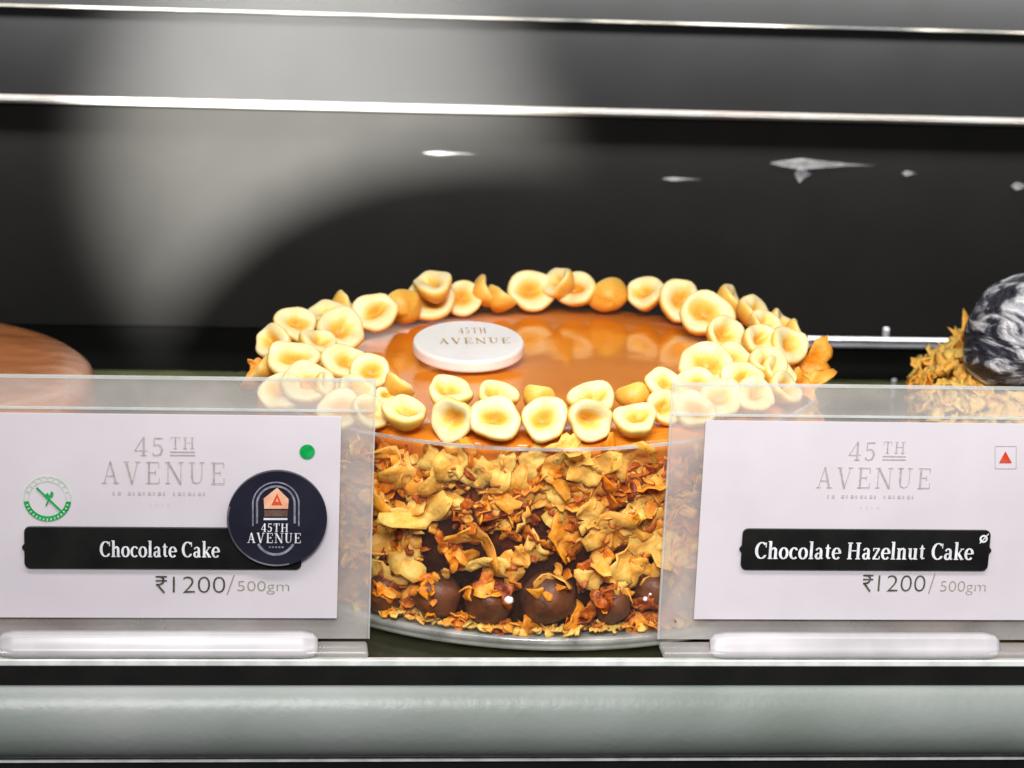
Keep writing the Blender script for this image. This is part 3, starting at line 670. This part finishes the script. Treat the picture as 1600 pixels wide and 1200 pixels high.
def card(x0, x1, label):
    x0, x1 = XS(x0), XS(x1)
    c = thing('price_card', ((x0+x1)/2, YC, .146), label, 'price card', 'white price cards')
    b = MB(); b.box((x0, YC, ZS(.146)), (x1, YC+.007, ZS(.814))); b.build('sheet', m_card, c)
    return c
def disc(b, px, py, r_, y, y2=None, n=40, r_in=0, a0=0, a1=360):
    c_ = hit(px, py, ('y', y)); R_ = r_/pxscale(c_); ri = r_in/pxscale(c_)
    if ri == 0 and a1-a0 == 360:
        pts = [(c_.x+R_*math.cos(2*PI*k/n), c_.z+R_*math.sin(2*PI*k/n)) for k in range(n)]
        if y2 is None: b.add([(x, y, z) for x, z in pts], [tuple(range(n))])
        else: b.prism_y(pts, y, y2)
    else:
        vs = []
        for k in range(n+1):
            a = math.radians(a0+(a1-a0)*k/n); vs += [(c_.x+ri*math.cos(a), y, c_.z+ri*math.sin(a)), (c_.x+R_*math.cos(a), y, c_.z+R_*math.sin(a))]
        b.add(vs, [(2*k, 2*k+1, 2*k+3, 2*k+2) for k in range(n)])
def poly(b, pts, y):
    vs = [hit(px, py, ('y', y)) for px, py in pts]; b.add(vs, [tuple(range(len(vs)))])
def line(b, p0, p1, wpx, y):
    dx, dy = p1[0]-p0[0], p1[1]-p0[1]; L = math.hypot(dx, dy); nx, ny = -dy/L*wpx/2, dx/L*wpx/2
    poly(b, [(p0[0]+nx, p0[1]+ny), (p0[0]-nx, p0[1]-ny), (p1[0]-nx, p1[1]-ny), (p1[0]+nx, p1[1]+ny)], y)
def brand(c, r45, rav, l1, l2):
    x0, y0, x1, y1 = r45; w_ = x1-x0
    serif('logo_number', '45', (x0, y0, x0+w_*.52, y1), YC-.002, m_ink_grey, c, .10, .58)
    serif('logo_ordinal', 'TH', (x0+w_*.60, y0, x1, y0+(y1-y0)*.62), YC-.002, m_ink_grey, c, .12, .6)
    b = MB(); X = rect_map((x0+w_*.60, y0+(y1-y0)*.74, x1, y1), 1, 1, YC-.002)
    strip(b, [(0, .15, .22), (1, .15, .22)], X, 1); strip(b, [(0, .8, .22), (1, .8, .22)], X, 1); b.build('logo_rule', m_ink_faint, c)
    serif('logo_name', 'AVENUE', rav, YC-.002, m_ink_grey, c, .17, .58)
    rg = random.Random(5)
    for (a0, a1, yy), nseg, gap in ((l1, 19, (2, 11)), (l2, 4, ())):
        b = MB(); X = rect_map((a0, yy-3, a1, yy+3), 1, 1, YC-.002)
        for k in range(nseg):
            if k in gap: continue
            u = (k+.2)/nseg; strip(b, [(u, .15, .016), (u, .85, .016)], X, 1)
            if k % 2: strip(b, [(u+.3/nseg, .15, .014), (u+.3/nseg, .85, .014)], X, 1)
        b.build('logo_small_print', m_ink_faint, c)
def plate(c, r, text, rt, tips=(True, True)):
    p0 = hit(r[0], r[3], ('y', YC-.012)); p1 = hit(r[2], r[1], ('y', YC-.012)); x0, z0, x1, z1 = p0.x, p0.z, p1.x, p1.z
    k = .018; pts = []
    def corner(cx, cz, a0):
        for j in range(5):
            a = math.radians(a0+90*j/4); pts.append((cx+k*math.cos(a), cz+k*math.sin(a)))
    corner(x0+k, z0+k, 180); corner(x1-k, z0+k, 270)
    zm = (z0+z1)/2
    if tips[1]: pts.extend([(x1, zm-.012), (x1+.008, zm), (x1, zm+.012)])
    corner(x1-k, z1-k, 0); corner(x0+k, z1-k, 90)
    if tips[0]: pts.extend([(x0, zm+.012), (x0-.008, zm), (x0, zm-.012)])
    b = MB(); b.prism_y(pts, YC-.012, YC-.002); p = b.build('name_plate', m_plate, c, bevel=.002)
    serif('lettering', text, rt, YC-.0135, m_ink_white, p, .035, 1.12, 1.03)
    return p
def rupee(c, r):
    b = MB(); X = rect_map(r, .7, 1, YC-.002)
    strip(b, [(0, .96, .09), (.70, .96, .09)], X, 1); strip(b, [(0, .72, .09), (.70, .72, .09)], X, 2)
    strip(b, [(.12, .96, .10), (.30, .955, .10), (.46, .87, .13), (.49, .74, .14), (.43, .58, .13), (.28, .50, .10), (.02, .48, .10)], X, 3)
    strip(b, [(.10, .50, .12), (.54, .0, .12)], X, 4); b.build('rupee_sign', m_ink_dark, c)
LC = card(-2.20, -.729, 'white price card with green marks reading Chocolate Cake')
brand(LC, (207, 683, 305, 712), (158, 722, 353, 755), (176, 325, 771), (233, 270, 789))
plate(LC, (38, 826, 472, 888), 'Chocolate Cake', (156, 846, 343, 870))
rupee(LC, (243, 900, 261, 926)); sans('price', '1200', (270, 901, 352, 926), YC-.002, m_ink_dark, LC, -.016)
b = MB(); line(b, (355, 929), (366, 898), 1.8, YC-.002); b.build('price_slash', m_ink_mid, LC)
sans('unit', '500gm', (371, 908, 452, 928), YC-.002, m_ink_mid, LC, -.016)
b = MB(); disc(b, 480, 706, 12, YC-.003); b.build('green_dot', m_green, LC)
em = MB(); disc(em, 74, 779, 37, YC-.003, r_in=29, a0=188, a1=352); e0 = em.build('egg_free_mark', m_green, LC)
b = MB()
for k in range(15):                 # pale unreadable ring of letters on the lower band
    a = math.radians(198+144*k/14); cx, cy = 74+33*math.cos(a), 779-33*math.sin(a)
    line(b, (cx-1.7*math.cos(a), cy+1.7*math.sin(a)), (cx+1.7*math.cos(a), cy-1.7*math.sin(a)), 2.2, YC-.004)
b.build('ring_letters', m_green_pale, e0)
b = MB(); disc(b, 74, 779, 37, YC-.003, r_in=35.5, a0=-6, a1=186); disc(b, 74, 779, 29.5, YC-.0035, r_in=28.3, a0=0, a1=180)
for k in range(9):
    a = math.radians(20+140*k/8); cx, cy = 74+32.5*math.cos(a), 779-32.5*math.sin(a)
    line(b, (cx-2*math.cos(a), cy+2*math.sin(a)), (cx+2*math.cos(a), cy-2*math.sin(a)), 2, YC-.004)
b.build('upper_ring', m_green_pale, e0)
b = MB(); line(b, (57, 762), (97, 800), 3.2, YC-.005); line(b, (72, 790), (81, 768), 2.4, YC-.0045); poly(b, [(74, 779), (71, 772), (75, 770), (78, 777)], YC-.0042); poly(b, [(79, 778), (80, 768), (84, 770), (82, 776)], YC-.0044)
b.build('struck_leaf', m_green, e0)

RC = card(.4245, 1.85, 'white price card with a red triangle reading Chocolate Hazelnut Cake')
brand(RC, (1323, 690, 1416, 719), (1274, 731, 1457, 762), (1292, 1432, 776), (1343, 1378, 793))
rp = plate(RC, (1157, 829, 1549, 890), 'Chocolate Hazelnut Cake', (1179, 848, 1522, 873))
rupee(RC, (1347, 898, 1365, 924)); sans('price', '1200', (1371, 899, 1447, 924), YC-.002, m_ink_dark, RC, -.016)
b = MB(); line(b, (1451, 927), (1461, 896), 1.8, YC-.002); b.build('price_slash', m_ink_mid, RC)
sans('unit', '500gm', (1468, 908, 1541, 929), YC-.002, m_ink_mid, RC, -.020)
b = MB(); poly(b, [(1561, 723), (1581, 723), (1571, 705)], YC-.003); b.build('red_triangle', m_red, RC)
b = MB()
for p0, p1 in (((1555, 697), (1588, 697)), ((1555, 732), (1588, 732)), ((1555, 697), (1555, 732)), ((1588, 697), (1588, 732))): line(b, p0, p1, 1, YC-.002-.0003*len(b.f))
b.build('faint_square', m_ink_faint, RC)
b = MB(); c0 = len(b.v)
ringpts = []
b2 = MB(); disc(b2, 1537, 842, 6.5, YC-.0135, r_in=3.6); line(b2, (1531, 849), (1545, 834), 1.6, YC-.0145); b2.build('corner_mark', m_ink_white, rp)

bd = thing('round_badge', (hit(433, 811, ('y', -1.03)).x, -1.025, .4), 'navy black round badge reading 45TH AVENUE over the left card', 'badge')
YB = -1.032
b = MB(); disc(b, 433, 811, 78, YB, YC-.0145, 72); b.build('disc', m_badge, bd)
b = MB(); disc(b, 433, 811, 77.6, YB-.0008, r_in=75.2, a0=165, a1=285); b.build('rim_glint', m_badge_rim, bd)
def arch(b, half, ytop, ybot, wpx, y, cx=431):
    c_ = hit(cx, ytop, ('y', y)); disc(b, cx, ytop, half, y, r_in=half-wpx, a0=0, a1=180)
    for s in (-1, 1): line(b, (cx+s*(half-wpx/2), ytop), (cx+s*(half-wpx/2), ybot), wpx, y-.0006)
b = MB(); arch(b, 37, 788, 822, 2.2, YB-.0016); arch(b, 31, 788, 818, 3.2, YB-.0032); b.build('arch_emblem', m_ink_bluegrey, bd)
ho = MB(); poly(ho, [(413, 795), (450, 795), (451, 780), (433, 762), (412, 779)], YB-.002); h0 = ho.build('house_emblem', m_peach, bd)
b = MB(); poly(b, [(424, 789), (441, 789), (433, 771)], YB-.0035); b.build('red_gable', m_red, h0)
b = MB(); poly(b, [(431, 784), (435, 784), (433, 778)], YB-.005); b.build('gable_light', m_peach, h0)
b = MB(); poly(b, [(413, 807), (449, 807), (450, 797), (413, 797)], YB-.002); b.build('base_band', m_brown, bd)
b = MB(); line(b, (412, 811), (449, 811), 3, YB-.002); b.build('base_line', m_ink_white, bd)
serif('badge_number', '45TH', (407, 818, 451, 831), YB-.003, m_ink_white, bd, .08, 1.0)
serif('badge_name', 'AVENUE', (386, 833, 471, 848), YB-.003, m_ink_white, bd, .10, 1.0)
b = MB()
for k in range(5): line(b, (420+5*k, 855), (423+5*k, 855), 2.5, YB-.002)
b.build('badge_small_print', m_ink_bluegrey, bd)
b = MB(); disc(b, 431, 838, 32, YB-.002, r_in=28, a0=205, a1=335); b.build('lower_arc', m_ink_bluegrey, bd)

# print on the plaque: flat letters laid in the plaque's own plane
def plaque_word(name, text, cx, cz, wd, ht):
    W, st_ = word(text, .14); b = MB()
    for i, s in enumerate(st_):
        strip(b, [(p[0], p[1], p[2]*.85) for p in s], lambda u, v, lay: tuple(tm @ Vector((cx+(u/W-.5)*wd, cz+v*ht, .0228+.0006*lay))), (i % 6)+1)
    b.build(name, m_goldtext, plq)
plaque_word('number_print', '45TH', .02, .065, pl_r*.52, .050)
plaque_word('name_print', 'AVENUE', .02, -.035, pl_r*1.3, .052)

# ------------------------------------------------------------------ neighbours
lc = hit(152, 592, ('y', .3)); LR = .9
left = thing('caramel_cake', (lc.x-LR, .3, .05), 'smooth brown caramel glazed cake cut off by the left edge of the photo', 'cake')
zt = lc.z
prof = [(LR-.02, .06), (LR, .10), (LR, zt-.10), (LR-.004, zt-.03), (LR-.018, zt+.008), (LR-.05, zt+.030), (LR-.12, zt+.043), (LR-.3, zt+.05), (.25, zt+.052), (.001, zt+.052)]
b = MB(); b.lathe(prof, 96, (lc.x-LR, .3, 0)); b.build('glaze', m_bigbrown, left, smooth=True)
b = MB(); b.lathe([(1.0, .036), (1.02, .05), (1.0, .059)], 72, (lc.x-LR, .3, 0)); tag(b.build('cake_board', m_board, loc=(lc.x-LR, .3, .034)), 'clear cake board under the brown glazed cake at the left', 'cake board')

rc = hit(1440, 612, ('y', .3)); RR = .75; cx = rc.x+RR; ry = .3
right = thing('swirl_topped_cake', (cx, ry, .05), 'flake covered cake with a streaked chocolate ball at the right edge of the photo', 'cake')
b = MB(); b.lathe([(RR-.04, .06), (RR-.02, .12), (RR-.03, .52), (RR-.08, .62), (RR-.18, .69), (.3, .70), (.001, .70)], 72, (cx, ry, 0)); b.build('body', m_side, right, smooth=True)
b = MB(); shades = []
for i in range(900):
    a = PI + rng.uniform(-1.7, 1.7); u = rng.random()
    if u < .6: rr, z = RR-.02+.03*rng.random(), rng.uniform(.1, .6); tz = .2
    else:
        v = rng.random(); rr, z = RR-.02-.17*v+.02*rng.random(), .60+.16*v*rng.uniform(.7, 1.05); tz = .8
    pos = Vector((cx+rr*math.cos(a), ry+rr*math.sin(a), z)); vs_, fs_ = flake_geo(rng.uniform(.04, .10), rng, 7)
    nrm = Vector((math.cos(a), math.sin(a), tz+rng.uniform(-.3, .3))).normalized()
    b.add(place(vs_, pos, nrm, rng.random()*6.28, Vector((-math.sin(a), math.cos(a), 0)), rng.uniform(-.7, .7)), fs_); sh = rng.uniform(.6, 1.15); shades += [sh]*len(vs_)
o = b.build('flake_crumbs', m_flake, right, smooth=True); set_shade(o, shades); o['kind'] = 'stuff'
bc = hit(1620, 538, ('y', .1)); br = 112/pxscale(bc)
bm = bmesh.new(); bmesh.ops.create_icosphere(bm, subdivisions=5, radius=br)
for v in bm.verts:
    c_ = v.co.normalized(); v.co = v.co*(1+.045*math.sin(5*c_.x+3*c_.z)*math.cos(4*c_.z+1)+.025*math.sin(9*c_.z+4*c_.y+2*c_.x))
for f in bm.faces: f.smooth = True
me = bpy.data.meshes.new('chocolate_ball'); bm.to_mesh(me); bm.free(); me.materials.append(m_marble)
o = bpy.data.objects.new('chocolate_ball', me); COL.objects.link(o); o.parent = right; o.location = bc - Vector(right['origin'])
b = MB(); b.lathe([(.80, .036), (.82, .05), (.80, .059)], 72, (cx, ry, 0)); tag(b.build('cake_board', m_board, loc=(cx, ry, .034)), 'clear cake board under the flake covered cake at the right', 'cake board')
